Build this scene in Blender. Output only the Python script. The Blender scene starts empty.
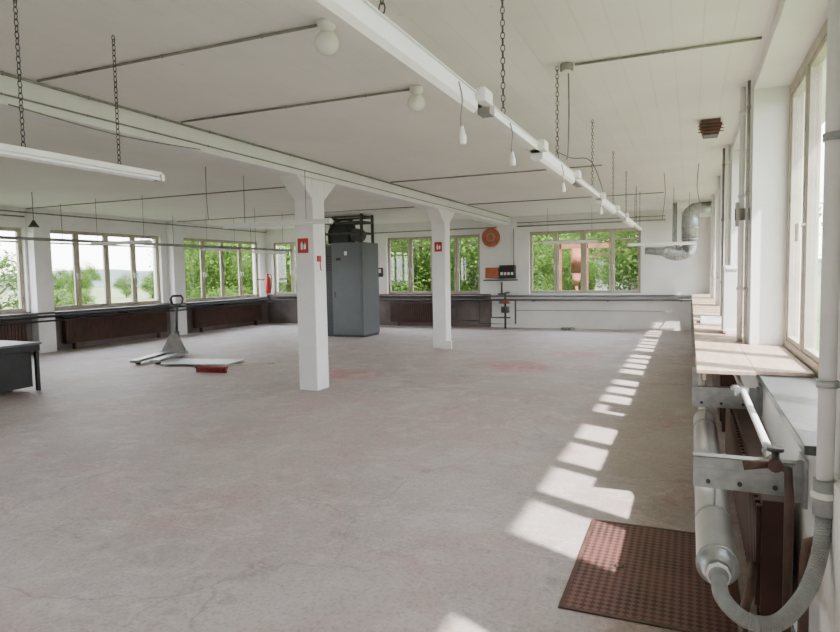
import bpy, bmesh, math, random
from mathutils import Vector, Matrix, Euler
random.seed(4)
S=bpy.context.scene
COL=S.collection

# ------------------------------------------------------------ materials
def mat(name,col,rough=.6,metal=0,var=.12,scale=3.0,bump=0,bscale=60,col2=None,spec=None,stretch=None):
    m=bpy.data.materials.new(name); m.use_nodes=True
    nt=m.node_tree; N=nt.nodes; L=nt.links
    b=N['Principled BSDF']
    b.inputs['Roughness'].default_value=rough
    b.inputs['Metallic'].default_value=metal
    if spec is not None: b.inputs['Specular IOR Level'].default_value=spec
    tc=N.new('ShaderNodeTexCoord')
    nz=N.new('ShaderNodeTexNoise'); nz.inputs['Scale'].default_value=scale
    nz.inputs['Detail'].default_value=6; nz.inputs['Roughness'].default_value=.62
    if stretch:
        mp=N.new('ShaderNodeMapping'); mp.inputs['Scale'].default_value=stretch
        L.new(tc.outputs['Object'],mp.inputs[0]); L.new(mp.outputs[0],nz.inputs['Vector'])
    else: L.new(tc.outputs['Object'],nz.inputs['Vector'])
    r=N.new('ShaderNodeValToRGB')
    c2=col2 if col2 else tuple(c*(1-var*2) for c in col)
    r.color_ramp.elements[0].position=.35; r.color_ramp.elements[1].position=.62
    r.color_ramp.elements[0].color=(*c2,1); r.color_ramp.elements[1].color=(*col,1)
    L.new(nz.outputs['Fac'],r.inputs['Fac']); L.new(r.outputs['Color'],b.inputs['Base Color'])
    if bump:
        n2=N.new('ShaderNodeTexNoise'); n2.inputs['Scale'].default_value=bscale; n2.inputs['Detail'].default_value=4
        L.new(tc.outputs['Object'],n2.inputs['Vector'])
        bp=N.new('ShaderNodeBump'); bp.inputs['Strength'].default_value=bump; bp.inputs['Distance'].default_value=.01
        L.new(n2.outputs['Fac'],bp.inputs['Height']); L.new(bp.outputs['Normal'],b.inputs['Normal'])
    return m

M={}
M['wall']=mat('wall_paint',(.82,.81,.785),.75,var=.05,scale=1.3,bump=.15,bscale=25)
M['wallsh']=mat('wall_lower_paint',(.17,.14,.13),.7,var=.2,scale=2)
M['column']=mat('column_paint',(.82,.815,.81),.6,var=.04,scale=2.5,bump=.15,bscale=30)
M['frame']=mat('window_frame_paint',(.46,.42,.32),.55,var=.12,scale=6)
M['framer']=mat('window_frame_grey',(.46,.42,.35),.5,var=.1,scale=6)
M['white']=mat('white_enamel',(.84,.84,.82),.45,var=.04,scale=5)
M['whitep']=mat('white_plastic',(.80,.79,.75),.4,var=.03,scale=8)
M['steel']=mat('galvanised_steel',(.50,.52,.53),.42,.85,var=.16,scale=14)
M['steeld']=mat('dark_steel',(.10,.10,.10),.5,.6,var=.2,scale=9)
M['alu']=mat('aluminium_cladding',(.62,.62,.62),.36,.75,var=.08,scale=5)
M['black']=mat('black_paint',(.018,.018,.020),.5,var=.2,scale=5)
M['brown']=mat('brown_radiator_enamel',(.070,.028,.020),.45,var=.2,scale=4)
M['brownp']=mat('brown_pipe_paint',(.12,.065,.052),.5,var=.25,scale=9)
M['wood']=mat('pale_plywood',(.50,.365,.28),.6,var=.14,scale=3,bump=.1,stretch=(6,1,1))
M['woodd']=mat('dark_sill_wood',(.07,.055,.05),.5,var=.2,scale=4)
M['stone']=mat('stone_sill',(.085,.095,.095),.35,var=.25,scale=30)
M['cab']=mat('cabinet_grey',(.115,.13,.14),.45,var=.05,scale=2)
M['cabd']=mat('cabinet_dark_grey',(.040,.045,.05),.5,var=.1,scale=2)
M['red']=mat('signal_red',(.45,.022,.018),.45,var=.08,scale=5)
M['broomred']=mat('faded_red_bristle',(.26,.03,.03),.7,var=.2,scale=20)
M['orange']=mat('orange_enamel',(.42,.12,.05),.5,var=.15,scale=8)
M['rust']=mat('rusty_steel',(.26,.085,.045),.8,var=.3,scale=3,bump=.3)
M['bulb']=mat('opal_glass',(.80,.79,.74),.25,var=.02,scale=5)
M['tube']=mat('fluorescent_tube',(.88,.9,.9),.2,var=.01,scale=5)
M['hose']=mat('grey_flexible_hose',(.33,.34,.34),.5,var=.1,scale=20)
M['conduit']=mat('conduit_grey',(.27,.26,.24),.6,var=.15,scale=8)
M['bark']=mat('bark',(.07,.055,.04),.9,var=.3,scale=8,bump=.5)
M['roof']=mat('roof_clay',(.14,.06,.04),.8,var=.2,scale=5)
M['render']=mat('pale_render',(.36,.35,.33),.8,var=.08,scale=2)
M['grass']=mat('grass',(.120,.165,.050),.9,var=.2,scale=.35)
M['hill']=mat('far_woods',(.07,.10,.09),.95,var=.2,scale=.08)

def ceiling_mat():
    m=mat('ceiling_boards',(.83,.81,.775),.75,var=.035,scale=.8)
    nt=m.node_tree;N=nt.nodes;L=nt.links;b=N['Principled BSDF']
    tc=N.new('ShaderNodeTexCoord')
    sx=N.new('ShaderNodeSeparateXYZ'); L.new(tc.outputs['Object'],sx.inputs[0])
    md=N.new('ShaderNodeMath'); md.operation='MULTIPLY'; md.inputs[1].default_value=5.5
    L.new(sx.outputs['X'],md.inputs[0])
    fr=N.new('ShaderNodeMath'); fr.operation='FRACT'; L.new(md.outputs[0],fr.inputs[0])
    rp=N.new('ShaderNodeValToRGB'); e=rp.color_ramp.elements
    e[0].position=0; e[0].color=(0,0,0,1); e[1].position=.06; e[1].color=(1,1,1,1)
    L.new(fr.outputs[0],rp.inputs['Fac'])
    bp=N.new('ShaderNodeBump'); bp.inputs['Strength'].default_value=.3; bp.inputs['Distance'].default_value=.005
    L.new(rp.outputs['Color'],bp.inputs['Height']); L.new(bp.outputs['Normal'],b.inputs['Normal'])
    vz=N.new('ShaderNodeTexNoise'); vz.inputs['Scale'].default_value=7; vz.inputs['Detail'].default_value=8; vz.inputs['Roughness'].default_value=.7
    L.new(tc.outputs['Object'],vz.inputs['Vector'])
    r2=N.new('ShaderNodeValToRGB'); r2.color_ramp.elements[0].position=.29; r2.color_ramp.elements[1].position=.34
    r2.color_ramp.elements[0].color=(.66,.63,.57,1); r2.color_ramp.elements[1].color=(1,1,1,1)
    L.new(vz.outputs['Fac'],r2.inputs['Fac'])
    mx=N.new('ShaderNodeMixRGB'); mx.blend_type='MULTIPLY'; mx.inputs['Fac'].default_value=.8
    old=b.inputs['Base Color'].links[0].from_socket
    L.new(old,mx.inputs['Color1']); L.new(r2.outputs['Color'],mx.inputs['Color2'])
    r3=N.new('ShaderNodeValToRGB'); e=r3.color_ramp.elements
    e[0].position=0; e[0].color=(.91,.90,.88,1); e[1].position=.07; e[1].color=(1,1,1,1); L.new(fr.outputs[0],r3.inputs['Fac'])
    m2=N.new('ShaderNodeMixRGB'); m2.blend_type='MULTIPLY'; m2.inputs['Fac'].default_value=.7
    L.new(mx.outputs[0],m2.inputs['Color1']); L.new(r3.outputs['Color'],m2.inputs['Color2'])
    L.new(m2.outputs[0],b.inputs['Base Color'])
    return m
M['ceiling']=ceiling_mat()

def floor_mat():
    m=bpy.data.materials.new('worn_concrete_floor'); m.use_nodes=True
    nt=m.node_tree;N=nt.nodes;L=nt.links;b=N['Principled BSDF']
    tc=N.new('ShaderNodeTexCoord')
    def noise(s,d=6,r=.6,dist=0,sc=None,rot=0):
        n=N.new('ShaderNodeTexNoise'); n.inputs['Scale'].default_value=s;n.inputs['Detail'].default_value=d
        n.inputs['Roughness'].default_value=r; n.inputs['Distortion'].default_value=dist
        if sc:
            mp=N.new('ShaderNodeMapping'); mp.inputs['Scale'].default_value=sc; mp.inputs['Rotation'].default_value=(0,0,rot)
            L.new(tc.outputs['Object'],mp.inputs[0]); L.new(mp.outputs[0],n.inputs['Vector'])
        else: L.new(tc.outputs['Object'],n.inputs['Vector'])
        return n.outputs['Fac']
    def ramp(src,p0,c0,p1,c1):
        r=N.new('ShaderNodeValToRGB'); e=r.color_ramp.elements
        e[0].position=p0;e[0].color=(*c0,1);e[1].position=p1;e[1].color=(*c1,1)
        L.new(src,r.inputs['Fac']); return r.outputs['Color']
    def mix(a,c,f,mode='MIX'):
        x=N.new('ShaderNodeMixRGB'); x.blend_type=mode
        if isinstance(f,float): x.inputs['Fac'].default_value=f
        else: L.new(f,x.inputs['Fac'])
        if isinstance(a,tuple): x.inputs['Color1'].default_value=(*a,1)
        else: L.new(a,x.inputs['Color1'])
        if isinstance(c,tuple): x.inputs['Color2'].default_value=(*c,1)
        else: L.new(c,x.inputs['Color2'])
        return x.outputs[0]
    base=ramp(noise(.55,8,.65,.4),.36,(.365,.305,.29),.62,(.47,.415,.395))
    pk=ramp(noise(.75,8,.7,1.0),.48,(0,0,0),.66,(.75,.75,.75))
    c=mix(base,(.47,.315,.30),pk)
    rd=ramp(noise(1.9,9,.75,.8),.59,(0,0,0),.68,(.6,.6,.6))
    c=mix(c,(.42,.21,.20),rd)
    # a red paint spill in the middle of the hall
    for (lx,ly,k) in ((3.65,3.55,.75),(4.3,5.3,.9),(1.2,1.9,.8)):
        mp=N.new('ShaderNodeMapping'); mp.inputs['Scale'].default_value=(k,k*1.2,k); mp.inputs['Location'].default_value=(-lx*k,-ly*k*1.2,-.25*k)
        L.new(tc.outputs['Object'],mp.inputs[0])
        g=N.new('ShaderNodeTexGradient'); g.gradient_type='SPHERICAL'; L.new(mp.outputs[0],g.inputs[0])
        mu=N.new('ShaderNodeMath'); mu.operation='MULTIPLY'; L.new(g.outputs['Fac'],mu.inputs[0]); L.new(noise(3.5,9,.8,.8),mu.inputs[1])
        c=mix(c,(.46,.17,.17),ramp(mu.outputs[0],.18,(0,0,0),.36,(.7,.7,.7)))
    pk2=ramp(noise(2.6,10,.78,.6),.50,(0,0,0),.64,(.75,.75,.75))
    c=mix(c,(.57,.515,.49),pk2)
    sc=ramp(noise(9,10,.85,1.5),.54,(0,0,0),.62,(.55,.55,.55))
    c=mix(c,(.62,.57,.545),sc)
    s1=ramp(noise(2.2,9,.75,.3,(1,9,1),.5),.60,(0,0,0),.66,(.55,.55,.55))
    c=mix(c,(.64,.59,.565),s1)
    s2=ramp(noise(2.4,9,.75,.3,(1,10,1),-.9),.61,(0,0,0),.66,(.45,.45,.45))
    c=mix(c,(.28,.22,.21),s2)
    sp=ramp(noise(45,3,.7),.36,(.78,.76,.75),.50,(1,1,1))
    c=mix(c,sp,.9,'MULTIPLY')
    wn=N.new('ShaderNodeTexNoise'); wn.inputs['Scale'].default_value=1.2; wn.inputs['Detail'].default_value=8
    L.new(tc.outputs['Object'],wn.inputs['Vector'])
    ad=N.new('ShaderNodeVectorMath'); ad.operation='MULTIPLY_ADD'; ad.inputs[1].default_value=(.9,.9,.9)
    L.new(wn.outputs['Color'],ad.inputs[0]); L.new(tc.outputs['Object'],ad.inputs[2])
    vo=N.new('ShaderNodeTexVoronoi'); vo.feature='DISTANCE_TO_EDGE'; vo.inputs['Scale'].default_value=.33
    L.new(ad.outputs[0],vo.inputs['Vector'])
    ck=ramp(vo.outputs['Distance'],.0,(.55,.5,.48),.0035,(1,1,1))
    cm=ramp(noise(.6,3),.46,(0,0,0),.56,(.5,.5,.5))
    c=mix(c,ck,cm,'MULTIPLY')
    st=ramp(noise(1.7,9,.8,.3),.32,(.70,.64,.62),.43,(1,1,1))
    c=mix(c,st,.9,'MULTIPLY')
    L.new(c,b.inputs['Base Color'])
    rr=N.new('ShaderNodeMapRange'); rr.inputs['To Min'].default_value=.40; rr.inputs['To Max'].default_value=.75
    L.new(noise(3,6),rr.inputs['Value']); L.new(rr.outputs[0],b.inputs['Roughness'])
    bp=N.new('ShaderNodeBump'); bp.inputs['Strength'].default_value=.3; bp.inputs['Distance'].default_value=.01
    L.new(noise(30,6,.7),bp.inputs['Height']); L.new(bp.outputs['Normal'],b.inputs['Normal'])
    return m
M['floor']=floor_mat()

def plate_mat():
    m=mat('rusty_checker_plate',(.13,.052,.045),.55,.3,scale=3.5,col2=(.05,.026,.025))
    nt=m.node_tree;N=nt.nodes;L=nt.links;b=N['Principled BSDF']
    tc=N.new('ShaderNodeTexCoord')
    mp=N.new('ShaderNodeMapping'); mp.inputs['Rotation'].default_value=(0,0,math.radians(45)); L.new(tc.outputs['Object'],mp.inputs[0])
    ch=N.new('ShaderNodeTexChecker'); ch.inputs['Scale'].default_value=36
    L.new(mp.outputs[0],ch.inputs['Vector'])
    bp=N.new('ShaderNodeBump'); bp.inputs['Strength'].default_value=1; bp.inputs['Distance'].default_value=.006
    L.new(ch.outputs['Fac'],bp.inputs['Height']); L.new(bp.outputs['Normal'],b.inputs['Normal'])
    old=b.inputs['Base Color'].links[0].from_socket
    mx=N.new('ShaderNodeMixRGB'); mx.inputs['Color2'].default_value=(.27,.14,.125,1)
    ml=N.new('ShaderNodeMath'); ml.operation='MULTIPLY'; ml.inputs[1].default_value=.6
    L.new(ch.outputs['Fac'],ml.inputs[0]); L.new(ml.outputs[0],mx.inputs['Fac'])
    L.new(old,mx.inputs['Color1']); L.new(mx.outputs[0],b.inputs['Base Color'])
    return m
M['plate']=plate_mat()

def glass_mat():
    m=bpy.data.materials.new('window_glass'); m.use_nodes=True
    nt=m.node_tree;N=nt.nodes;L=nt.links
    N.remove(N['Principled BSDF'])
    t=N.new('ShaderNodeBsdfTransparent'); t.inputs[0].default_value=(.96,.97,.97,1)
    g=N.new('ShaderNodeBsdfGlossy'); g.inputs['Roughness'].default_value=.02
    x=N.new('ShaderNodeMixShader'); x.inputs[0].default_value=.04
    L.new(t.outputs[0],x.inputs[1]);L.new(g.outputs[0],x.inputs[2]);L.new(x.outputs[0],N['Material Output'].inputs[0])
    return m
M['glass']=glass_mat()

def leaf_mat():
    m=bpy.data.materials.new('leaves'); m.use_nodes=True
    nt=m.node_tree;N=nt.nodes;L=nt.links
    N.remove(N['Principled BSDF'])
    tc=N.new('ShaderNodeTexCoord')
    nz=N.new('ShaderNodeTexNoise'); nz.inputs['Scale'].default_value=2.2; nz.inputs['Detail'].default_value=5
    L.new(tc.outputs['Object'],nz.inputs['Vector'])
    r=N.new('ShaderNodeValToRGB'); e=r.color_ramp.elements
    e[0].position=.35;e[0].color=(.030,.070,.014,1);e[1].position=.68;e[1].color=(.145,.235,.05,1)
    L.new(nz.outputs['Fac'],r.inputs['Fac'])
    d=N.new('ShaderNodeBsdfDiffuse');t=N.new('ShaderNodeBsdfTranslucent')
    L.new(r.outputs[0],d.inputs[0]);L.new(r.outputs[0],t.inputs[0])
    x=N.new('ShaderNodeMixShader'); x.inputs[0].default_value=.45
    L.new(d.outputs[0],x.inputs[1]);L.new(t.outputs[0],x.inputs[2]);L.new(x.outputs[0],N['Material Output'].inputs[0])
    return m
M['leaf']=leaf_mat()

# ------------------------------------------------------------ mesh builder
class B:
    def __init__(s,name,bevel=0):
        s.name=name; s.v=[]; s.f=[]; s.mi=[]; s.sm=[]; s.mats=[]; s.bevel=bevel
    def _m(s,k):
        if k not in s.mats: s.mats.append(k)
        return s.mats.index(k)
    def add(s,vs,fs,k,smooth=False):
        o=len(s.v); s.v+= [tuple(v) for v in vs]; i=s._m(k)
        for f in fs: s.f.append([o+a for a in f]); s.mi.append(i); s.sm.append(smooth)
    def box(s,x0,x1,y0,y1,z0,z1,k):
        s.add([(x0,y0,z0),(x1,y0,z0),(x1,y1,z0),(x0,y1,z0),(x0,y0,z1),(x1,y0,z1),(x1,y1,z1),(x0,y1,z1)],
              [(0,3,2,1),(4,5,6,7),(0,1,5,4),(1,2,6,5),(2,3,7,6),(3,0,4,7)],k)
    def obox(s,c,size,rot,k):
        c=Vector(c); R=Euler(rot).to_matrix(); hx,hy,hz=[a/2 for a in size]
        vs=[c+R@Vector(p) for p in [(-hx,-hy,-hz),(hx,-hy,-hz),(hx,hy,-hz),(-hx,hy,-hz),(-hx,-hy,hz),(hx,-hy,hz),(hx,hy,hz),(-hx,hy,hz)]]
        s.add(vs,[(0,3,2,1),(4,5,6,7),(0,1,5,4),(1,2,6,5),(2,3,7,6),(3,0,4,7)],k)
    def prism(s,poly,axis,a0,a1,k):
        n=len(poly)
        def P(p,a):
            if axis=='x': return (a,p[0],p[1])
            if axis=='y': return (p[0],a,p[1])
            return (p[0],p[1],a)
        vs=[P(p,a0) for p in poly]+[P(p,a1) for p in poly]
        fs=[list(range(n))[::-1],list(range(n,2*n))]+[(i,(i+1)%n,n+(i+1)%n,n+i) for i in range(n)]
        s.add(vs,fs,k)
    def tube(s,pts,r,k,seg=10,cap=True,smooth=True,closed=False):
        pts=[Vector(p) for p in pts]; n=len(pts)
        rs=r if isinstance(r,(list,tuple)) else [r]*n
        T=[]
        for i in range(n):
            if closed: t=pts[(i+1)%n]-pts[i-1]
            elif i==0: t=pts[1]-pts[0]
            elif i==n-1: t=pts[-1]-pts[-2]
            else: t=(pts[i+1]-pts[i]).normalized()+(pts[i]-pts[i-1]).normalized()
            if t.length<1e-9: t=T[-1] if T else Vector((0,0,1))
            T.append(t.normalized())
        up=Vector((0,0,1)) if abs(T[0].z)<.9 else Vector((1,0,0))
        nn=(up-T[0]*up.dot(T[0])).normalized()
        vs=[]
        for i in range(n):
            nn=(nn-T[i]*nn.dot(T[i]))
            nn=nn.normalized()
            b=T[i].cross(nn)
            for j in range(seg):
                a=2*math.pi*j/seg
                vs.append(pts[i]+(nn*math.cos(a)+b*math.sin(a))*rs[i])
        fs=[]
        for i in range(n if closed else n-1):
            i2=(i+1)%n
            for j in range(seg):
                j2=(j+1)%seg
                fs.append((i*seg+j,i*seg+j2,i2*seg+j2,i2*seg+j))
        s.add(vs,fs,k,smooth)
        if cap and not closed:
            s.add(vs[:seg],[list(range(seg))[::-1]],k); s.add(vs[-seg:],[list(range(seg))],k)
    def cyl(s,p0,p1,r,k,seg=16,r2=None,smooth=True):
        s.tube([p0,p1],[r,r if r2 is None else r2],k,seg,True,smooth)
    def sphere(s,c,r,k,sz=1.0,seg=20,rings=12):
        vs=[];fs=[]
        for i in range(rings+1):
            th=math.pi*i/rings
            for j in range(seg):
                a=2*math.pi*j/seg
                vs.append((c[0]+r*math.sin(th)*math.cos(a),c[1]+r*math.sin(th)*math.sin(a),c[2]+r*sz*math.cos(th)))
        for i in range(rings):
            for j in range(seg):
                j2=(j+1)%seg
                fs.append((i*seg+j,(i+1)*seg+j,(i+1)*seg+j2,i*seg+j2))
        s.add(vs,fs,k,True)
    def chain(s,x,y,z0,z1,k='steeld',L=.042,w=.011,r=.0032):
        n=max(2,int(round((z1-z0)/(L*.78)))); p=(z1-z0)/n
        for i in range(n):
            zc=z0+p*(i+.5); h=p*.62
            if i==n-1: zc-=h-p*.5+.004
            pts=[]
            for j in range(8):
                a=2*math.pi*j/8
                d=math.cos(a)*w; zz=zc+math.sin(a)*h
                pts.append((x+d,y,zz) if i%2 else (x,y+d,zz))
            s.tube(pts,r,k,5,closed=True)
    def done(s,loc=None):
        me=bpy.data.meshes.new(s.name)
        xs=[v[0] for v in s.v];ys=[v[1] for v in s.v];zs=[v[2] for v in s.v]
        o=Vector(((min(xs)+max(xs))/2,(min(ys)+max(ys))/2,min(zs)))
        me.from_pydata([tuple(Vector(v)-o) for v in s.v],[],s.f)
        for k in s.mats: me.materials.append(M[k])
        for i,p in enumerate(me.polygons): p.material_index=s.mi[i]; p.use_smooth=s.sm[i]
        me.validate(); me.update()
        ob=bpy.data.objects.new(s.name,me); ob.location=o; COL.objects.link(ob)
        bm=bmesh.new(); bm.from_mesh(me); bmesh.ops.remove_doubles(bm,verts=bm.verts,dist=1e-5)
        bmesh.ops.recalc_face_normals(bm,faces=bm.faces); bm.to_mesh(me); bm.free()
        if s.bevel:
            md=ob.modifiers.new('bevel','BEVEL'); md.width=s.bevel; md.segments=2; md.limit_method='ANGLE'; md.angle_limit=math.radians(50)
            md.harden_normals=False
        return ob
def curvepts(P,n=8):
    P=[Vector(p) for p in P]; out=[]
    for i in range(len(P)-1):
        p0=P[max(i-1,0)];p1=P[i];p2=P[i+1];p3=P[min(i+2,len(P)-1)]
        for j in range(n):
            t=j/n
            out.append(.5*((2*p1)+(-p0+p2)*t+(2*p0-5*p1+4*p2-p3)*t*t+(-p0+3*p1-3*p2+p3)*t**3))
    out.append(P[-1]); return out

# ------------------------------------------------------------ room dims
XL=-13.15; XW=.44; XG=.72; YF=17.6; YB=-4.0; ZC=3.13; ZS=.93; XO=.90
b=B('floor'); b.box(XL-.4,XO,YB-.3,YF+.4,-.25,0,'floor'); b.done()
b=B('ceiling'); b.box(XL-.4,1.30,YB-.3,YF+.4,ZC,ZC+.3,'ceiling'); b.done()
ZC2=ZC-.002

wcount=[0]
def window(axis,pos,a0,a1,z0,z1,n,thick=.06,frame='frame',fw=.06,trans=None,inward=1,big=None):
    wcount[0]+=1
    b=B('window_%d'%wcount[0],bevel=.004)
    def bx(a,b_,c,d,k,t0=-thick/2,t1=thick/2):
        if axis=='x': b.box(pos+t0,pos+t1,a,b_,c,d,k)
        else: b.box(a,b_,pos+t0,pos+t1,c,d,k)
    bx(a0,a1,z0,z0+fw,frame); bx(a0,a1,z1-fw,z1,frame)
    bx(a0,a0+fw,z0+fw,z1-fw,frame); bx(a1-fw,a1,z0+fw,z1-fw,frame)
    step=(a1-a0)/n
    for i in range(1,n):
        w=fw*(.55 if (big and i%big) else .75)
        bx(a0+i*step-w,a0+i*step+w,z0+fw,z1-fw,frame)
    s=.035
    for i in range(n):
        p0=a0+i*step+fw*.8; p1=a0+(i+1)*step-fw*.8
        t0,t1=-.02,.02
        bx(p0,p0+s,z0+fw,z1-fw,frame,t0-.015,t1-.005); bx(p1-s,p1,z0+fw,z1-fw,frame,t0-.015,t1-.005)
        bx(p0+s,p1-s,z0+fw,z0+fw+s,frame,t0-.015,t1-.005); bx(p0+s,p1-s,z1-fw-s,z1-fw,frame,t0-.015,t1-.005)
        if trans: bx(p0+s,p1-s,trans-.018,trans+.018,frame,-.03,.02)
        bx(p0+s,p1-s,z0+fw+s,z1-fw-s,'glass',-.003,.003)
        hp=p1-.01 if i%2==0 else p0+.01
        zz=(z0+z1)/2-.1
        sgn=-inward
        if axis=='x':
            b.cyl((pos+sgn*.03,hp,zz),(pos+sgn*.075,hp,zz),.01,'whitep',8); b.box(pos+sgn*.075-.008,pos+sgn*.075+.008,hp-.01,hp+.01,zz-.11,zz+.015,'whitep')
        else:
            b.cyl((hp,pos-.03,zz),(hp,pos-.075,zz),.01,'whitep',8); b.box(hp-.01,hp+.01,pos-.083,pos-.067,zz-.11,zz+.015,'whitep')
    return b.done()

# right wall
piers=[(-4.0,-3.6),(-.9,-.4),(1.95,2.7),(5.9,6.3),(8.8,9.2),(11.7,12.1),(14.6,15.0),(17.25,17.6)]
b=B('wall_right',bevel=.006)
b.box(XW,XO,YB,YF,0,ZS-.04,'wall')
for a,c in piers: b.box(.46,XO,a,c,ZS-.04,ZC,'column')
for i in range(len(piers)-1):
    b.box(.46,XO,piers[i][1],piers[i+1][0],3.04,ZC,'wall')
b.done()
for i in range(len(piers)-1):
    a0,a1=piers[i][1]+.003,piers[i+1][0]-.003
    window('x',XG+.04,a0,a1,ZS+.002,3.038,4,thick=.09,frame='framer',fw=.075,big=2)
b=B('trim_stone_sill',bevel=.004)
for i in range(len(piers)-1):
    b.box(.40,XG+.22,piers[i][1]+.002,piers[i+1][0]-.002,ZS-.038,ZS,'stone')
b.done()
# left wall
lw=[(-3.6,-.4),(.2,3.4),(5.6,9.2),(9.7,13.0),(13.85,17.25)]
ZL0,ZL1=.90,2.72
b=B('wall_left')
b.box(XL-.3,XL,YB,YF,0,ZL0,'wallsh'); b.box(XL-.3,XL,YB,YF,ZL1,ZC,'wall')
ed=[YB]+[e for w in lw for e in w]+[YF]
for i in range(0,len(ed),2): b.box(XL-.3,XL,ed[i],ed[i+1],ZL0,ZL1,'wall')
b.done()
for a0,a1 in lw: window('x',XL-.12,a0+.003,a1-.003,ZL0+.002,ZL1-.002,4,inward=-1,trans=2.42,fw=.05)
b=B('trim_pilasters',bevel=.01)
for y in (9.45,13.42): b.box(XL,XL+.22,y-.2,y+.2,0,ZC,'column')
b.done()
b=B('trim_left_sill',bevel=.004)
b.box(XL,XL+.30,YB,YF-.35,.845,.885,'woodd'); b.done()
# far wall
fw_=[(-12.9,-9.95),(-8.63,-5.62),(-4.17,-1.20)]
ZF0,ZF1=.96,2.70
b=B('wall_far')
b.box(XL-.3,-5.3,YF,YF+.3,0,ZF0,'wallsh'); b.box(-5.3,XO,YF,YF+.3,0,ZF0,'wall'); b.box(XL-.3,XO,YF,YF+.3,ZF1,ZC,'wall')
ed=[XL-.3]+[e for w in fw_ for e in w]+[XO]
for i in range(0,len(ed),2): b.box(ed[i],ed[i+1],YF,YF+.3,ZF0,ZF1,'wall')
b.done()
for a0,a1 in fw_: window('y',YF+.12,a0+.003,a1-.003,ZF0+.002,ZF1-.002,4,trans=2.42,fw=.05,big=2)
b=B('trim_far_sill',bevel=.004)
b.box(XL+.3,-5.3,YF-.24,YF,.885,.925,'woodd'); b.box(-5.299,.40,YF-.24,YF,.885,.925,'cab'); b.done()
b=B('wall_back'); b.box(XL-.3,XO,YB-.3,YB,0,ZC,'wall'); b.done()

# beam and columns
XC=-4.85
b=B('ceiling_beam',bevel=.01)
b.box(XC-.16,XC+.16,YB,YF,2.90,ZC,'column')
b.done()
def column(y):
    b=B('concrete_column',bevel=.012)
    h=.15
    b.box(XC-h,XC+h,y-h,y+h,0,2.899,'column')
    b.prism([(y-h,2.62),(y-h,2.899),(y-.5,2.899)],'x',XC-h+.002,XC+h-.002,'column')
    b.prism([(y+h,2.62),(y+.5,2.899),(y+h,2.899)],'x',XC-h+.002,XC+h-.002,'column')
    b.done()
for y in (2.45,7.5,12.5): column(y)

def sign(x,y,z,w,h):
    b=B('fire_extinguisher_sign',bevel=.001)
    b.box(x-w/2,x+w/2,y-.006,y-.0005,z-h/2,z+h/2,'red')
    b.box(x-.035,x-.005,y-.008,y-.006,z-.055,z+.03,'white'); b.box(x-.028,x-.012,y-.008,y-.006,z+.03,z+.05,'white')
    b.prism([(x+.01,z-.05),(x+.045,z-.05),(x+.05,z),(x+.035,z+.045),(x+.028,z+.01),(x+.012,z+.02)],'y',y-.008,y-.006,'white')
    b.done()
sign(XC-.02,7.35,2.0,.17,.20); sign(XC,12.35,2.14,.17,.20)
b=B('fire_alarm_pull'); b.box(XC+.151,XC+.17,7.42,7.5,1.78,1.86,'red')
b.tube(curvepts([(XC+.175,7.46,1.79),(XC+.19,7.44,1.70),(XC+.18,7.48,1.66)]),.008,'red',6); b.done()
b=B('column_socket_box',bevel=.004); b.box(XC+.05,XC+.28,12.28,12.349,.0,.17,'whitep'); b.box(XC+.08,XC+.25,12.27,12.28,.03,.14,'white'); b.done()

# light track
XT=-.93; ZT=2.37
b=B('suspended_light_track',bevel=.0015)
def chan(y0,y1,w,h):
    b.box(XT-w,XT+w,y0,y1,ZT,ZT+.006,'white'); b.box(XT-w,XT-w+.004,y0,y1,ZT+.006,ZT+h,'white'); b.box(XT+w-.004,XT+w,y0,y1,ZT+.006,ZT+h,'white')
    b.box(XT-w-.010,XT-w,y0,y1,ZT+h-.004,ZT+h,'white'); b.box(XT+w,XT+w+.010,y0,y1,ZT+h-.004,ZT+h,'white')
chan(-1,13.4,.030,.040)
for y0,y1 in ((-.3,1.2),(1.28,2.78),(4.15,5.4),(7.2,8.6),(10,11.4)):
    b.box(XT-.040,XT+.040,y0,y1,ZT-.035,ZT-.001,'white')
    b.prism([(XT-.040,ZT-.035),(XT+.040,ZT-.035),(XT+.02,ZT-.052),(XT-.02,ZT-.052)],'y',y0,y1,'whitep')
for y in (2.84,4.1,5.45,7.15,8.65,9.95):
    b.box(XT-.045,XT+.075,y-.06,y+.06,ZT+.0,ZT+.06,'whitep')
b.box(XT+.0,XT+.06,2.9,2.98,ZT-.03,ZT+.03,'conduit'); b.box(XT-.03,XT+.03,5.5,5.9,ZT-.02,ZT-.001,'conduit')
for y in (.5,1.9,3.35,4.85,6.7,8.6,10.4,12.4,13.3):
    b.chain(XT,y,ZT+.04,ZC2,'steeld')
    b.box(XT-.035,XT+.035,y-.01,y+.01,ZT+.04,ZT+.046,'steeld')
b.done()
def socketdrop(y,l):
    b=B('hanging_power_socket')
    zt=ZT-.0; q=XT+.052
    b.tube(curvepts([(q-.002,y,zt+.01),(q+.01,y+.005,zt-l*.3),(q+.005,y-.003,zt-l*.7),(q+.01,y,zt-l)]),.0035,'conduit',6)
    z=zt-l; q+=.01
    b.tube([(q,y,z+.03),(q,y,z),(q,y,z-.012),(q,y,z-.04),(q,y,z-.046)],[.006,.012,.017,.017,.012],'whitep',12)
    b.done()
socketdrop(2.5,.20); socketdrop(3.3,.17); socketdrop(4.75,.15); socketdrop(6.9,.14)

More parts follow.
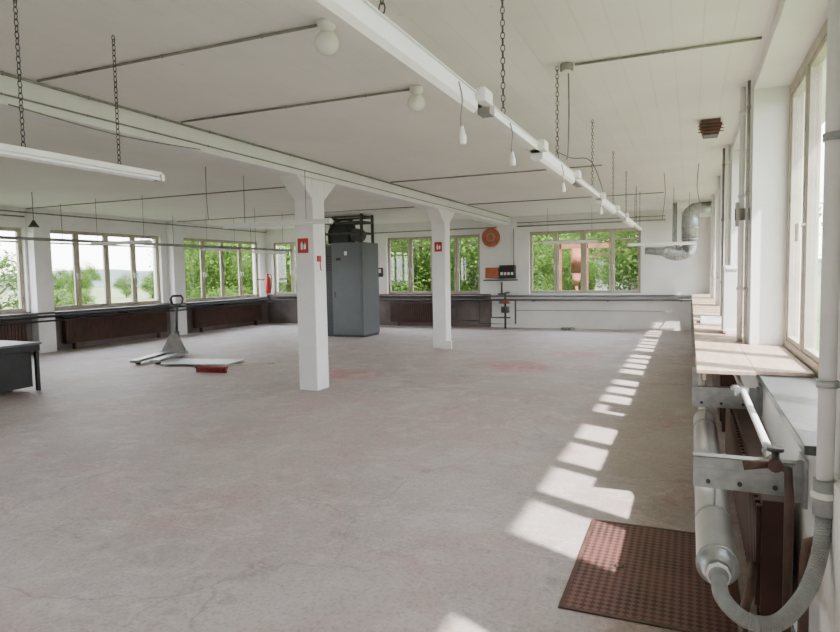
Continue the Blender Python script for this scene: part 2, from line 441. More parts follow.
def luminaire(c,L,ang,chains=(-.35,.35),chk='chain',zt=None):
    zt=zt or ZC2
    b=B('hanging_fluorescent_light',bevel=.002)
    R=Matrix.Rotation(ang,3,'Z'); c=Vector(c)
    def P(a,q,z): return c+R@Vector((a,q,0))+Vector((0,0,z))
    b.obox(P(0,0,0),(L,.05,.035),(0,0,ang),'white')
    for a in (-L/2+.012,L/2-.012): b.obox(P(a,0,-.022),(.024,.09,.045),(0,0,ang),'whitep')
    for q in (-.028,.028): b.cyl(P(-L/2+.03,q,-.032),P(L/2-.03,q,-.032),.012,'tube',10)
    for a in chains:
        p=P(a*L,0,.017)
        if chk=='chain': b.chain(p.x,p.y,p.z,zt)
        else: b.cyl(p,(p.x,p.y,zt),.004,'steeld',6)
    return b.done()
luminaire((-3.35,2.58,2.30),1.5,math.pi/2,(-.14,.28))
luminaire((-4.85,6.72,2.27),1.62,0.0,(-.3,.28),'rod',2.899)
luminaire((-.55,13.9,2.12),1.3,0.1,(-.4,.4),'rod')
luminaire((-2.7,15.6,2.3),1.3,0.1,(-.4,.4),'rod')
luminaire((-9.0,12.2,2.15),1.3,math.pi/2,(-.4,.4),'rod')
luminaire((-11.1,13.0,2.3),1.3,math.pi/2,(-.4,.4),'rod')
luminaire((-9.9,8.8,2.28),1.5,0,(-.4,.4),'rod')

def globe(x,y):
    b=B('ceiling_globe_lamp')
    b.tube([(x,y,ZC-.001),(x,y,ZC-.04),(x,y,ZC-.045),(x,y,ZC-.07)],[.055,.055,.042,.042],'whitep',20)
    b.sphere((x,y,ZC-.13),.075,'bulb',.95)
    b.done()
globe(-2.04,3.40); globe(-2.09,4.88)

def conduit(pts,r=.010,k='conduit',name='electrical_conduit'):
    b=B(name); b.tube(pts,r,k,8)
    for i in range(len(pts)-1):
        a=Vector(pts[i]);c=Vector(pts[i+1]);n=max(1,int((c-a).length/.7))
        for j in range(n):
            p=a+(c-a)*((j+.5)/n); b.sphere(p,r*1.35,k,1,8,6)
    b.done()
zc=ZC-.015
conduit([(-2.10,3.40,zc),(-4.6,3.40,zc)]); conduit([(-2.15,4.88,zc),(-4.6,4.88,zc)])
conduit([(XC+.20,-3,zc-.002),(XC+.20,17.3,zc-.002)],.012)
conduit([(XC+.175,-3,2.97),(XC+.175,17.3,2.97)],.008)
conduit([(-.80,4.85,zc),(.42,4.85,zc)]);
conduit([(-4.6,9.6,zc),(-1.2,9.6,zc)]); conduit([(-4.6,13.6,zc),(-.5,13.6,zc)])
conduit([(-4.6,2.15,zc),(-2.96,2.15,zc)]); conduit([(-2.84,2.15,zc),(-1.2,2.15,zc)]); 
conduit([(-4.6,2.0,zc),(-3.4,1.7,zc)],.006)
conduit([(XC-.3,9.2,zc),(-13.0,9.2,zc)]); conduit([(XC-.3,13.4,zc),(-13.0,13.4,zc)])
def loose(pts,r=.006):
    b=B('loose_hanging_cable'); b.tube(curvepts(pts),r,'conduit',6); b.done()
loose([(-1.6,8.2,ZC-.007),(-1.4,8.22,3.02),(-1.15,8.25,2.95),(-.98,8.3,2.45)])
loose([(.1,10.2,ZC-.006),(.08,10.2,2.8),(.12,10.2,2.5),(.1,10.22,2.3)])
loose([(-.4,10.9,ZC-.006),(-.38,10.9,2.8),(-.42,10.9,2.4)])
loose([(-.3,13.0,ZC-.006),(-.3,13.0,2.8),(-.28,13.0,2.2)])
loose([(-6.2,7.0,ZC-.006),(-6.2,7.0,2.7),(-6.18,7.0,2.4)])
loose([(XC+.19,3.2,2.90),(XC+.2,4.2,2.86),(XC+.19,5.2,2.91)])
def jbox(x,y,h=.05,w=.05):
    b=B('junction_box',bevel=.004); b.tube([(x,y,ZC-.001),(x,y,ZC-h)],w,'conduit',16,smooth=False)
    b.tube([(x,y,ZC-h),(x,y,ZC-h-.012)],w*.7,'whitep',16); b.done()
jbox(-.86,4.85); jbox(-2.9,2.15); jbox(-4.45,2.9,.045,.04)
b=B('track_feed_cable'); b.tube(curvepts([(-.86,4.92,ZC-.004),(-.855,4.92,2.8),(-.862,4.92,2.5),(-.875,4.92,2.44)]),.006,'conduit',6); b.done()
b=B('bulkhead_lamp',bevel=.003)
b.box(.09,.27,7.25,7.5,ZC-.04,ZC-.001,'brownp')
b.prism([(.07,ZC-.04),(.29,ZC-.04),(.25,ZC-.16),(.11,ZC-.16)],'y',7.27,7.48,'steeld')
for i in range(3): b.box(.06,.30,7.24,7.255,ZC-.075-.032*i,ZC-.065-.032*i,'rust')
b.done()

conduit([(XL+.03,5,2.95),(XL+.03,9.2,2.95)],.016)
conduit([(XL+.25,5,3.02),(XL+.25,17.3,3.02)],.016)
b=B('suspended_busbar_trunking'); b.box(-11.75,-11.69,5,17.0,2.36,2.42,'conduit')
for y in (6,9,12,15): b.cyl((-11.72,y,2.42),(-11.72,y,ZC2),.005,'steeld',6)
b.done()
b=B('pendant_lamp'); b.cyl((-10.6,7.6,ZC2),(-10.6,7.6,2.62),.006,'steeld',6); b.tube([(-10.6,7.6,2.64),(-10.6,7.6,2.6),(-10.6,7.6,2.52)],[.02,.04,.09],'steeld',14); b.done()

# radiators
def radiator(x0,x1,y0,y1,z0,z1,axis):
    b=B('panel_radiator',bevel=.003)
    if axis=='y':
        b.box(x0+.02,x1-.02,y0,y1,z0,z1,'brown')
        n=int((y1-y0)/.07)
        for i in range(n):
            y=y0+(i+.5)*(y1-y0)/n
            b.box(x0,x0+.02,y-.02,y+.02,z0+.03,z1-.03,'brown'); b.box(x1-.02,x1,y-.02,y+.02,z0+.03,z1-.03,'brown')
        for y in (y0+.25,y1-.25): b.box(x0+.03,x1-.03,y-.02,y+.02,0,z0,'brown')
    else:
        b.box(x0,x1,y0+.02,y1-.02,z0,z1,'brown')
        n=int((x1-x0)/.07)
        for i in range(n):
            x=x0+(i+.5)*(x1-x0)/n
            b.box(x-.02,x+.02,y0,y0+.02,z0+.03,z1-.03,'brown')
        for x in (x0+.25,x1-.25): b.box(x-.02,x+.02,y0+.03,y1-.03,0,z0,'brown')
    return b.done()
radiator(XL+.06,XL+.22,9.9,12.9,.14,.72,'y'); radiator(XL+.06,XL+.22,14.0,17.0,.14,.72,'y'); radiator(XL+.06,XL+.22,6.2,9.0,.14,.72,'y')
radiator(-8.45,-6.7,YF-.2,YF-.06,.12,.70,'x')
for y0,y1 in ((2.95,5.5),(6.5,8.6),(9.4,11.5),(12.3,14.4)):
    radiator(.27,.41,y0,y1,.12,.62,'y')

b=B('heating_pipework')
b.tube([(XL+.34,5,.80),(XL+.34,17.2,.80)],.028,'black',10)
b.tube([(XL+.34,5,.70),(XL+.34,17.2,.70)],.02,'black',10)
for y in (5.2,8,9.75,11.5,13.0,15,17.0): b.box(XL+.001,XL+.36,y-.015,y+.015,.74,.765,'black')
b.tube([(XL+.4,YF-.3,.80),(-5.0,YF-.3,.80),(-4.7,YF-.3,.80),(.2,YF-.3,.80)],.025,'steeld',10)
for x in (-12,-10,-8,-6,-4,-2,-.2): b.box(x-.015,x+.015,YF-.32,YF-.001,.755,.775,'steeld')
b.tube([(-5.55,YF-.3,.8),(-5.55,YF-.3,.12),(-4.5,YF-.3,.12),(-4.5,YF-.3,.8)],.022,'steeld',10)
b.tube([(-5.2,YF-.3,.8),(-5.2,YF-.3,.3),(-4.65,YF-.3,.3)],.022,'steeld',10)
b.tube([(-6.6,YF-.13,.62),(-6.3,YF-.13,.62),(-6.3,YF-.13,.2),(-5.55,YF-.3,.2)],.016,'steeld',8)
b.tube([(-4.5,YF-.25,.5),(-4.3,YF-.1,.5),(-.4,YF-.1,.5)],.010,'conduit',8)
b.done()

# grey cabinet
b=B('switchgear_cabinet',bevel=.006)
x0,x1,y0,y1=-8.85,-7.55,14.0,14.9
b.box(x0,x0+.42,y0+.12,y1,.0,2.36,'cabd'); b.box(x0+.42,x1,y0,y1,.06,2.40,'cab'); b.box(x0+.44,x1-.02,y0+.03,y1-.02,0,.06,'cabd')
b.box(x0+.45,x1-.03,y0-.018,y0,.1,1.75,'cab'); b.box(x0+.45,x1-.03,y0-.018,y0,1.78,2.37,'cab')
b.box(x0+.50,x0+.53,y0-.045,y0-.018,1.0,1.16,'steeld')
b.box(x0+.56,x0+.70,y0-.022,y0-.018,1.95,2.02,'black'); b.box(x0+.8,x0+.88,y0-.022,y0-.018,2.08,2.18,'white')
for i in range(6): b.box(x0+.06,x0+.36,y0+.105,y0+.12,1.7+i*.07,1.73+i*.07,'black')
for (x,y) in ((x0+.05,y0+.2),(x1-.15,y0+.2),(x0+.05,y1-.1),(x1-.15,y1-.1)): b.box(x,x+.06,y,y+.06,2.36,ZC2,'steeld')
for z in (2.62,2.9,3.04):
    b.box(x0+.05,x1-.09,y0+.2,y0+.25,z,z+.05,'steeld'); b.box(x0+.05,x1-.09,y1-.1,y1-.06,z,z+.05,'steeld')
    b.box(x0+.05,x0+.1,y0+.2,y1-.05,z,z+.05,'steeld'); b.box(x1-.14,x1-.09,y0+.2,y1-.05,z,z+.05,'steeld')
b.box(x0+.2,x0+.75,y0+.3,y1-.2,2.40,2.88,'black')
b.cyl((x0+.95,y0+.35,2.6),(x0+.95,y0+.6,2.6),.17,'steeld',20)
b.tube(curvepts([(x0+.2,y0+.27,2.4),(x0+.22,y0+.27,2.75),(x0+.5,y0+.27,2.98),(x0+.9,y0+.27,2.98)]),.03,'black',8)
b.done()

b=B('round_orange_sign'); b.cyl((-5.25,YF-.10,2.58),(-5.25,YF-.13,2.58),.27,'orange',32); b.cyl((-5.25,YF-.13,2.58),(-5.25,YF-.14,2.58),.12,'render',32)
b.cyl((-5.25,YF-.14,2.58),(-5.25,YF-.145,2.58),.09,'orange',32); b.cyl((-5.25,YF-.10,2.58),(-5.25,YF-.001,2.58),.04,'steeld',10); b.done()
b=B('electrical_distribution_board',bevel=.005)
b.box(-5.42,-5.03,YF-.14,YF-.001,1.42,1.72,'orange'); b.box(-5.0,-4.55,YF-.16,YF-.001,1.40,1.78,'black')
for i in range(4): b.box(-4.96+.1*i,-4.89+.1*i,YF-.17,YF-.16,1.5,1.58,'whitep')
b.box(-5.5,-4.5,YF-.1,YF-.001,1.34,1.37,'steeld'); b.cyl((-4.6,YF-.05,1.78),(-4.6,YF-.05,2.8),.014,'conduit',8)
b.done()
b=B('valve_manifold')
b.cyl((-4.75,YF-.45,.45),(-4.75,YF-.45,.62),.12,'steeld',16); b.tube([(-4.75,YF-.45,.62),(-4.75,YF-.45,1.0),(-4.75,YF-.05,1.0)],.03,'black',10)
b.tube([(-4.95,YF-.08,1.30),(-4.95,YF-.08,.97),(-4.95,YF-.40,.97),(-4.75,YF-.40,.97)],.025,'steeld',10)
b.tube([(-4.75,YF-.45,.45),(-4.75,YF-.45,0)],.03,'black',10); b.cyl((-4.9,YF-.52,.75),(-4.6,YF-.52,.75),.05,'rust',12); b.done()
b=B('wall_thermometer_panel',bevel=.003); b.box(-8.98,-8.76,YF-.06,YF-.001,1.5,1.78,'black'); b.box(-8.94,-8.8,YF-.065,YF-.06,1.62,1.74,'whitep'); b.done()
b=B('fire_extinguisher')
ex,ey=XL+.42,17.1
b.box(XL+.001,XL+.33,ey-.03,ey+.03,1.45,1.5,'steeld')
b.tube([(ex,ey,1.02),(ex,ey,1.05),(ex,ey,1.5),(ex,ey,1.56),(ex,ey,1.6)],[.07,.09,.09,.06,.025],'red',18)
b.cyl((ex,ey,1.6),(ex,ey,1.66),.022,'black',10); b.tube(curvepts([(ex,ey,1.64),(ex+.13,ey,1.6),(ex+.13,ey,1.3),(ex+.11,ey,1.15)]),.012,'black',6); b.done()
conduit([(-9.2,YF-.03,2.86),(-5.1,YF-.03,2.86)],.016); conduit([(-4.5,YF-.03,2.86),(-.6,YF-.03,2.86)],.016)
conduit([(-4.5,YF-.03,2.96),(-.6,YF-.03,2.96)],.012)
b=B('floor_debris_pile'); 
for i in range(7):
    a=i*.9; b.obox((-3.0+.12*math.cos(a),YF-.55+.06*math.sin(a),.035),(.12,.08,.07),(0,0,a),'conduit')
b.done()

# ventilation duct right far
b=B('ventilation_duct')
dx,dy=.02,15.8
b.tube([(.5,dy,2.93),(.2,dy,2.93),(.08,dy,2.92),(dx-.02,dy,2.85),(dx-.04,dy,2.72),(dx-.04,dy,2.25)],[.17]*6,'steel',20)
pp=curvepts([(dx-.04,dy,2.27),(dx-.05,dy,2.08),(dx-.12,dy,1.98),(dx-.30,dy-.02,1.94),(dx-.5,dy-.03,1.98)],10)
b.tube(pp,[.15+.014*(i%2) for i in range(len(pp))],'steel',20,smooth=False)
b.cyl((dx-.04,dy,2.5),(dx-.04,dy,2.53),.185,'steel',20); b.cyl((dx-.04,dy,2.25),(dx-.04,dy,2.28),.185,'steel',20)
b.tube([(dx-.5,dy-.03,1.98),(dx-.62,dy-.03,2.0),(dx-1.0,dy-.03,2.03)],[.15,.10,.08],'steel',18)
b.tube([(-.35,dy+.3,ZC2),(-.35,dy+.3,2.2),(-.25,dy+.3,2.1)],.05,'steel',12)
b.cyl((-.3,dy-.02,2.06),(-.3,dy-.02,ZC2),.006,'steeld',6)
b.box(-.2,.06,dy+.1,dy+.3,2.3,2.9,'steel')
b.done()

# right side foreground
b=B('window_ledge_shelf',bevel=.003)
for i,(y0,y1) in enumerate(((4.35,5.885),(6.32,8.78),(9.22,11.68),(12.12,14.58),(15.02,17.2))):
    b.box(.045,.38,y0,y1,ZS+.002,ZS+.026,'wood'); b.box(.384,.70,y0+.05,y1,ZS+.002,ZS+.024,'wood')
    b.box(.08,.10,y0+.03,y1-.03,ZS-.045,ZS+.001,'wood')
for (y0,y1) in ((5.89,6.31),(8.785,9.215),(11.685,12.115),(14.585,15.015)):
    b.box(.045,.452,y0,y1,ZS+.002,ZS+.024,'wood')
b.done()
def bracket(y):
    b=B('steel_channel_bracket',bevel=.0015)
    z0,z1=.665,.80
    b.box(.02,.438,y,y+.006,z0,z1,'steel'); b.box(.02,.438,y,y+.06,z1-.006,z1,'steel'); b.box(.02,.438,y,y+.06,z0,z0+.006,'steel')
    b.box(.02,.42,y-.0035,y,z0+.05,z0+.085,'steel')
    b.box(.425,.4385,y-.05,y+.1,z0-.03,z1+.03,'steel')
    b.box(.405,.425,y-.012,y,z0-.02,z1+.02,'steel')
    for x in (.08,.2,.33): b.cyl((x,y-.012,z0+.03),(x,y,z0+.03),.010,'steeld',6,smooth=False)
    b.cyl((.105,y+.03,z0),(.105,y+.03,.578),.006,'steel',8)
    b.box(.02,.06,y+.01,y+.055,z1,ZS+.001,'steel') if y>4 else None
    b.done()
for y in (2.9,4.62,7.3,10.3,13.3): bracket(y)

b=B('clad_heating_tube')
b.tube([(.105,2.46,.5),(.105,2.5,.5)],[.045,.073],'steel',28)
b.tube([(.105,2.5,.5),(.105,5.0,.5)],.073,'alu',28)
b.tube([(.105,5.0,.5),(.105,5.05,.5)],[.073,.05],'steel',28)
for y in (2.52,2.95,3.8,4.65,4.97): b.cyl((.105,y-.012,.5),(.105,y+.012,.5),.0755,'steel',28)
b.tube([(.105,5.05,.5),(.105,9.9,.5)],.035,'white',14)
b.cyl((.105,2.42,.5),(.105,2.46,.5),.034,'hose',16)
b.cyl((.105,2.425,.5),(.105,2.445,.5),.042,'whitep',8,smooth=False)
b.done()
b=B('flexible_conduit_hose')
pp=curvepts([(.105,2.404,.5),(.115,2.31,.475),(.18,2.23,.455),(.27,2.24,.46),(.355,2.32,.53),(.405,2.39,.64),(.420,2.42,.765)],16)
dense=[]
for i in range(len(pp)-1):
    for j in range(2): dense.append(pp[i].lerp(pp[i+1],j/2))
dense.append(pp[-1])
b.tube(dense,[.0235+.0035*(i%2) for i in range(len(dense))],'hose',14,smooth=False)
b.done()
b=B('vertical_service_pipe')
px,py=.420,2.42
b.tube([(px,py,.77),(px,py,ZC2)],.026,'white',16)
b.cyl((px,py,.77),(px,py,.89),.034,'hose',16); b.cyl((px,py,.83),(px,py,.85),.041,'whitep',8,smooth=False)
for z in (1.2,2.0,2.8): b.cyl((px,py,z),(px,py,z+.025),.032,'steel',16); b.box(px+.02,.459,py-.01,py+.01,z,z+.02,'steel')
b.done()
b=B('heating_pipe_with_valve')
b.tube([(.31,2.78,.835),(.31,5.6,.835)],.017,'white',12)
b.tube([(.31,2.80,.835),(.31,2.72,.835)],.026,'brownp',12); b.cyl((.31,2.9,.835),(.31,2.95,.835),.028,'steel',8,smooth=False)
b.tube([(.31,2.76,.835),(.25,2.74,.83),(.20,2.74,.82)],.018,'brownp',10); b.cyl((.31,2.74,.83),(.31,2.74,.89),.014,'steeld',8); b.cyl((.31,2.74,.89),(.31,2.74,.905),.03,'steeld',12)
b.tube([(.31,2.74,.835),(.355,2.74,.82),(.36,2.74,.7),(.36,2.74,.12),(.40,2.74,.06),(.435,2.74,.06)],.017,'brownp',10)
b.tube([(.27,4.35,.835),(.27,4.42,.835)],.03,'steel',12); b.box(.26,.34,4.3,4.34,.81,.86,'steel')
b.done()
b=B('brown_riser_pipe')
b.tube([(.395,2.60,0),(.395,2.60,.52),(.40,2.59,.60),(.438,2.58,.62)],.018,'brownp',12)
b.tube([(.20,2.62,0),(.20,2.62,.28),(.23,2.7,.34),(.26,2.94,.34)],.018,'brownp',10)
b.done()
def vpipe(x,y,r,k='white',z0=ZS+.026,z1=ZC2):
    b=B('riser_conduit'); b.cyl((x,y,z0),(x,y,z1),r,k,12)
    for z in (1.4,2.2,2.9): b.cyl((x,y,z),(x,y,z+.03),r*1.35,k,12)
    b.done()
vpipe(.43,5.95,.012,'conduit'); vpipe(.40,6.15,.022); vpipe(.42,8.9,.025); vpipe(.38,9.1,.015,'conduit'); vpipe(.42,11.8,.025); vpipe(.42,14.7,.025)
b=B('surface_switch_box',bevel=.004); b.box(.35,.375,6.02,6.1,1.95,2.15,'conduit'); b.box(.375,.4595,6.04,6.08,2.0,2.1,'conduit'); b.box(.345,.35,6.04,6.08,2.0,2.1,'black'); b.done()
b=B('white_convector_heater',bevel=.002)
for i in range(9): b.box(.30,.44,6.75+i*.05,6.775+i*.05,ZS+.04,1.62,'white')
b.box(.32,.42,6.74,7.19,ZS+.027,ZS+.07,'white'); b.box(.32,.42,6.74,7.19,1.58,1.60,'white'); b.done()
b=B('white_storage_tray',bevel=.003); b.box(.12,.42,8.0,8.4,ZS+.027,ZS+.035,'white'); b.box(.12,.13,8.0,8.4,ZS+.035,ZS+.09,'white'); b.box(.41,.42,8.0,8.4,ZS+.035,ZS+.09,'white'); b.box(.13,.41,8.0,8.01,ZS+.035,ZS+.09,'white'); b.box(.13,.41,8.39,8.4,ZS+.035,ZS+.09,'white'); b.done()
b=B('checker_plate_floor_hatch',bevel=.002)
b.box(-.54,.22,2.93,4.03,.0005,.008,'plate')
for (a,c,d,e) in ((-.56,-.54,2.91,4.05),(.22,.24,2.91,4.05),(-.54,.22,2.91,2.93),(-.54,.22,4.03,4.05)): b.box(a,c,d,e,.0005,.010,'brownp')
b.box(-.36,-.31,3.42,3.46,.008,.011,'black'); b.box(-.35,-.32,3.425,3.455,.011,.012,'brownp')
b.done()

# left: desk, pallet truck, broom, sheet
b=B('workshop_desk',bevel=.004)
tx0,tx1,ty0,ty1=-10.4,-8.62,5.4,6.2
b.box(tx0,tx1,ty0,ty1,.67,.70,'cab'); b.box(tx0+.02,tx1-.02,ty0+.02,ty1-.02,.58,.67,'black')
for x in (tx0+.03,tx1-.08):
    for y in (ty0+.03,ty1-.08): b.box(x,x+.05,y,y+.05,0,.58,'black')
b.box(tx0+.1,tx1-.10,ty0+.1,ty1-.1,.06,.58,'black'); b.box(tx0+.12,tx1-.12,ty0+.085,ty0+.1,.10,.32,'cabd'); b.box(tx0+.12,tx1-.12,ty0+.085,ty0+.1,.34,.55,'cabd')
for z in (.21,.45): b.box(tx1-.8,tx1-.6,ty0+.065,ty0+.085,z,z+.02,'steeld')
b.box(tx0+.14,tx0+.2,ty0+.15,ty1-.15,0,.06,'black'); b.box(tx1-.55,tx1-.49,ty0+.15,ty1-.15,0,.06,'black')
b.done()

b=B('pallet_truck',bevel=.004)
ANG=math.radians(200)
A=Matrix.Rotation(ANG,3,'Z'); O=Vector((-9.6,9.75,0))
def T(p): return O+A@Vector(p)
def pbox(x0,x1,y0,y1,z0,z1,k):
    c=T(((x0+x1)/2,(y0+y1)/2,(z0+z1)/2)); b.obox(c,(x1-x0,y1-y0,z1-z0),(0,0,ANG),k)
pbox(-.27,-.11,.12,1.3,.05,.10,'steel'); pbox(.11,.27,.12,1.3,.05,.10,'steel')
pbox(-.27,.27,.0,.14,.05,.12,'steel'); 
vs=[(-.24,.0,.12),(.24,.0,.12),(.07,.0,.46),(-.07,.0,.46),(-.24,.1,.12),(.24,.1,.12),(.07,.06,.46),(-.07,.06,.46)]
b.add([T(v) for v in vs],[(0,1,2,3),(7,6,5,4),(0,4,5,1),(1,5,6,2),(2,6,7,3),(3,7,4,0)],'conduit')
b.cyl(T((0,-.1,.12)),T((0,-.1,.5)),.055,'steeld',14); b.cyl(T((-.09,-.1,.09)),T((-.03,-.1,.09)),.09,'black',18); b.cyl(T((.03,-.1,.09)),T((.09,-.1,.09)),.09,'black',18)
pbox(-.05,.05,-.16,.0,.16,.24,'steeld')
b.cyl(T((0,-.1,.42)),T((0,-.16,1.05)),.026,'black',10)
lp=[(0,-.16,1.0),(-.10,-.165,1.06),(-.13,-.17,1.16),(-.09,-.18,1.22),(.09,-.18,1.22),(.13,-.17,1.16),(.10,-.165,1.06)]
b.tube([T(p) for p in lp],.024,'black',8,closed=True)
for x in (-.19,.19): b.cyl(T((x-.04,1.15,.035)),T((x+.04,1.15,.035)),.035,'black',14)
b.done()
b=B('metal_sheet_stack',bevel=.002)
b.obox((-8.25,9.05,.035),(1.3,.7,.012),(0,0,.25),'steel'); b.obox((-8.2,9.1,.022),(1.2,.6,.012),(0,0,.1),'steel')
b.obox((-8.25,8.85,.008),(1.1,.07,.015),(0,0,.15),'wood'); b.obox((-8.25,9.3,.008),(1.1,.07,.015),(0,0,.15),'wood')
b.done()
b=B('push_broom',bevel=.002)
b.obox((-7.35,8.25,.085),(.6,.07,.035),(0,0,.1),'broomred')
for i in range(30):
    x=-7.63+i*.0193
    b.obox((x,8.25+(x+7.35)*.1,.035),(.014,.05,.07),(0,0,.1),'broomred')
b.cyl((-7.36,8.27,.10),(-6.95,9.45,.013),.013,'wood',8)
b.done()

# ------------------------------------------------------------ exterior
b=B('meadow_ground')
n=24; sz=400; vs=[];fs=[]
for i in range(n+1):
    for j in range(n+1):
        x=-sz/2+sz*i/n-60; y=-sz/2+sz*j/n+60
        vs.append((x,y,-.6))
for i in range(n):
    for j in range(n): fs.append((i*(n+1)+j,(i+1)*(n+1)+j,(i+1)*(n+1)+j+1,i*(n+1)+j+1))
b.add(vs,fs,'grass'); b.done()
b=B('distant_wooded_hill')
vs=[];fs=[];n=80
for i in range(n+1):
    a=math.radians(60+150*i/n); R=190
    h=3+2.5*(.5+.5*math.sin(i*.21+1))+.8*math.sin(i*.9)+random.random()
    for (rr,hh) in ((R-25,-1),(R,h*.8),(R+30,h)): vs.append((math.cos(a)*rr,math.sin(a)*rr,hh))
for i in range(n):
    for j in range(2): fs.append((i*3+j,(i+1)*3+j,(i+1)*3+j+1,i*3+j+1))
b.add(vs,fs,'hill'); b.done()

def tree_mesh(seed,H,R,nleaf,leaf=.15,trunk=True,low=.1,ncl=46,spread=.27):
    rnd=random.Random(seed)
    b=B('tree')
    if trunk:
        b.tube([(0,0,0),(.05,.02,H*.3),(-.04,.05,H*.6),(.02,0,H*.9)],[.13,.10,.07,.03],'bark',8)
    cl=[]
    for i in range(ncl):
        while True:
            p=Vector((rnd.uniform(-1,1),rnd.uniform(-1,1),rnd.uniform(-1,1)))
            if .35<p.length<1: break
        c=Vector((p.x*R,p.y*R,H*(low+1)/2+p.z*H*(1-low)/2)); cl.append(c)
        if trunk and i%2==0: b.tube([(0,0,max(.3,c.z*.6)),tuple(c*.55+Vector((0,0,c.z*.42))),tuple(c)],[.045,.028,.012],'bark',5)
    vs=[];fs=[]
    for i in range(nleaf):
        c=rnd.choice(cl); g=R*spread
        p=c+Vector((rnd.gauss(0,g),rnd.gauss(0,g),rnd.gauss(0,g*.8)))
        if p.z<.05: p.z=.05+rnd.random()*.3
        R3=Euler((rnd.uniform(-1,1),rnd.uniform(-1,1),rnd.uniform(0,6.28))).to_matrix()
        s=leaf*rnd.uniform(.6,1.2); o=len(vs)
        for q in ((-.5*s,0,0),(0,-.28*s,0.03*s),(.5*s,0,0),(0,.28*s,.03*s)): vs.append(p+R3@Vector(q))
        fs.append((o,o+1,o+2,o+3))
    b.add(vs,fs,'leaf')
    me=bpy.data.meshes.new('tree_mesh_%d'%seed); me.from_pydata([tuple(v) for v in b.v],[],b.f)
    for k in b.mats: me.materials.append(M[k])
    for i,p in enumerate(me.polygons): p.material_index=b.mi[i]
    me.update(); return me
tm=[tree_mesh(1,6.0,2.0,14000,.17,ncl=46,spread=.2,low=.05),tree_mesh(2,5.4,2.1,14000,.17,ncl=44,spread=.2,low=.05),tree_mesh(3,2.6,1.3,7000,.12,True,.02,30,.18)]
def tree(name,k,x,y,s=1,z=-.6):
    o=bpy.data.objects.new(name,tm[k]); o.location=(x,y,z); o.scale=(s,s,s*random.uniform(.9,1.1)); o.rotation_euler=(0,0,random.uniform(0,6.28)); COL.objects.link(o)
for x in (-17,-13.2,-9.8,-6.6): tree('deciduous_tree',random.randint(0,1),x,YF+5.3+random.random(),.95)
for x in (-22,-18,-14.2,-10.8,-7.4): tree('deciduous_tree',random.randint(0,1),x,YF+11+random.random(),1.15)
for x in (-20,-15,-10,-6): tree('deciduous_tree',random.randint(0,1),x,YF+19+random.random(),1.4)
tree('deciduous_tree',0,-.9,YF+6.0,.95); tree('deciduous_tree',1,-4.4,YF+8.6,.62); tree('deciduous_tree',0,1.6,YF+12,1.1); tree('deciduous_tree',0,-2.8,YF+26,1.5); tree('deciduous_tree',1,-8.2,YF+28,1.5); tree('deciduous_tree',1,2.8,YF+25,1.5)
# left side
for (x,y,s) in ((-20.5,24.0,.9),(-19.5,28.5,.95),(-25,27,1.0),(-24,32,1.1),(-29,33,1.1),(-33,37,1.3)): tree('deciduous_tree',random.randint(0,1),x,y,s)
for (x,y,s) in ((-16.6,19.6,.6),(-22.5,14.2,1.3),(-27,20.3,.7),(-30,24,.6)): tree('leafy_shrub',2,x,y,s)
for (x,y,s) in ((-52,50,.5),(-58,52,.5),(-75,60,.6),(-82,64,.6),(-90,68,.7),(-96,78,.9)): tree('deciduous_tree',random.randint(0,1),x,y,s)
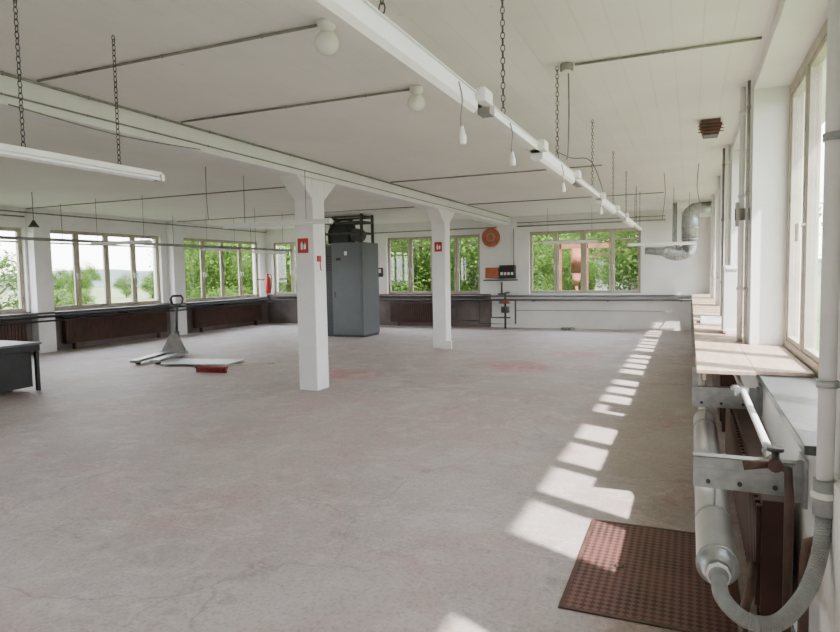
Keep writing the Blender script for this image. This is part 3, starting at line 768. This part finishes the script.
# right side
for (x,y,s) in ((10,21,.9),(9,14,.8),(9,28,1.0),(13,36,1.2)): tree('deciduous_tree',random.randint(0,1),x,y,s)
b=B('neighbouring_house')
b.box(-4.4,-1.9,YF+15,YF+19,-.6,2.2,'render'); b.prism([(-4.7,2.2),(-1.6,2.2),(-3.15,3.4)],'y',YF+14.7,YF+19.3,'roof')
b.box(-4.0,-3.4,YF+14.95,YF+15.0,.9,1.8,'black'); b.box(-2.8,-2.2,YF+14.95,YF+15.0,-.6,1.4,'woodd'); b.done()
b=B('rusty_steel_gantry')
gy=YF+3.2
for x in (-3.95,-3.1): b.box(x,x+.08,gy,gy+.08,-.6,2.45,'rust')
b.box(-4.1,-2.3,gy,gy+.1,2.3,2.45,'rust'); b.cyl((-3.4,gy+.1,1.5),(-3.4,gy+.1,2.3),.17,'rust',16); b.cyl((-3.4,gy+.1,1.1),(-3.4,gy+.1,1.5),.06,'rust',16,r2=.17)
b.tube([(-3.4,gy+.1,1.1),(-3.4,gy+.1,.9),(-3.0,gy+.1,.7)],.05,'rust',10); b.done()

# ------------------------------------------------------------ lights
w=bpy.data.worlds.new('sky'); S.world=w; w.use_nodes=True
nt=w.node_tree;N=nt.nodes;L=nt.links
bg=N['Background']; bg.inputs['Strength'].default_value=13.5
tc=N.new('ShaderNodeTexCoord'); sx=N.new('ShaderNodeSeparateXYZ'); L.new(tc.outputs['Generated'],sx.inputs[0])
r=N.new('ShaderNodeValToRGB'); e=r.color_ramp.elements
e[0].position=0; e[0].color=(1,.975,.98,1); e[1].position=.7; e[1].color=(.82,.88,1,1)
L.new(sx.outputs['Z'],r.inputs['Fac']); L.new(r.outputs[0],bg.inputs['Color'])
sd=bpy.data.lights.new('sun','SUN'); sd.energy=24; sd.angle=math.radians(1.5); sd.color=(1,.94,.88)
so=bpy.data.objects.new('sun',sd); COL.objects.link(so)
so.rotation_euler=Vector((-1,.50,-1.37)).to_track_quat('-Z','Y').to_euler(); so.location=(6,4,9)

# ------------------------------------------------------------ camera
cd=bpy.data.cameras.new('camera'); co=bpy.data.objects.new('camera',cd); COL.objects.link(co)
cd.sensor_width=36; cd.lens=27.04; cd.clip_start=.05; cd.clip_end=600
Rm=Matrix.Rotation(math.radians(23.2),4,'Z')@Matrix.Rotation(math.radians(90-3.9),4,'X')@Matrix.Rotation(math.radians(-1.0),4,'Z')
co.matrix_world=Matrix.Translation((0,0,1.6))@Rm
S.camera=co
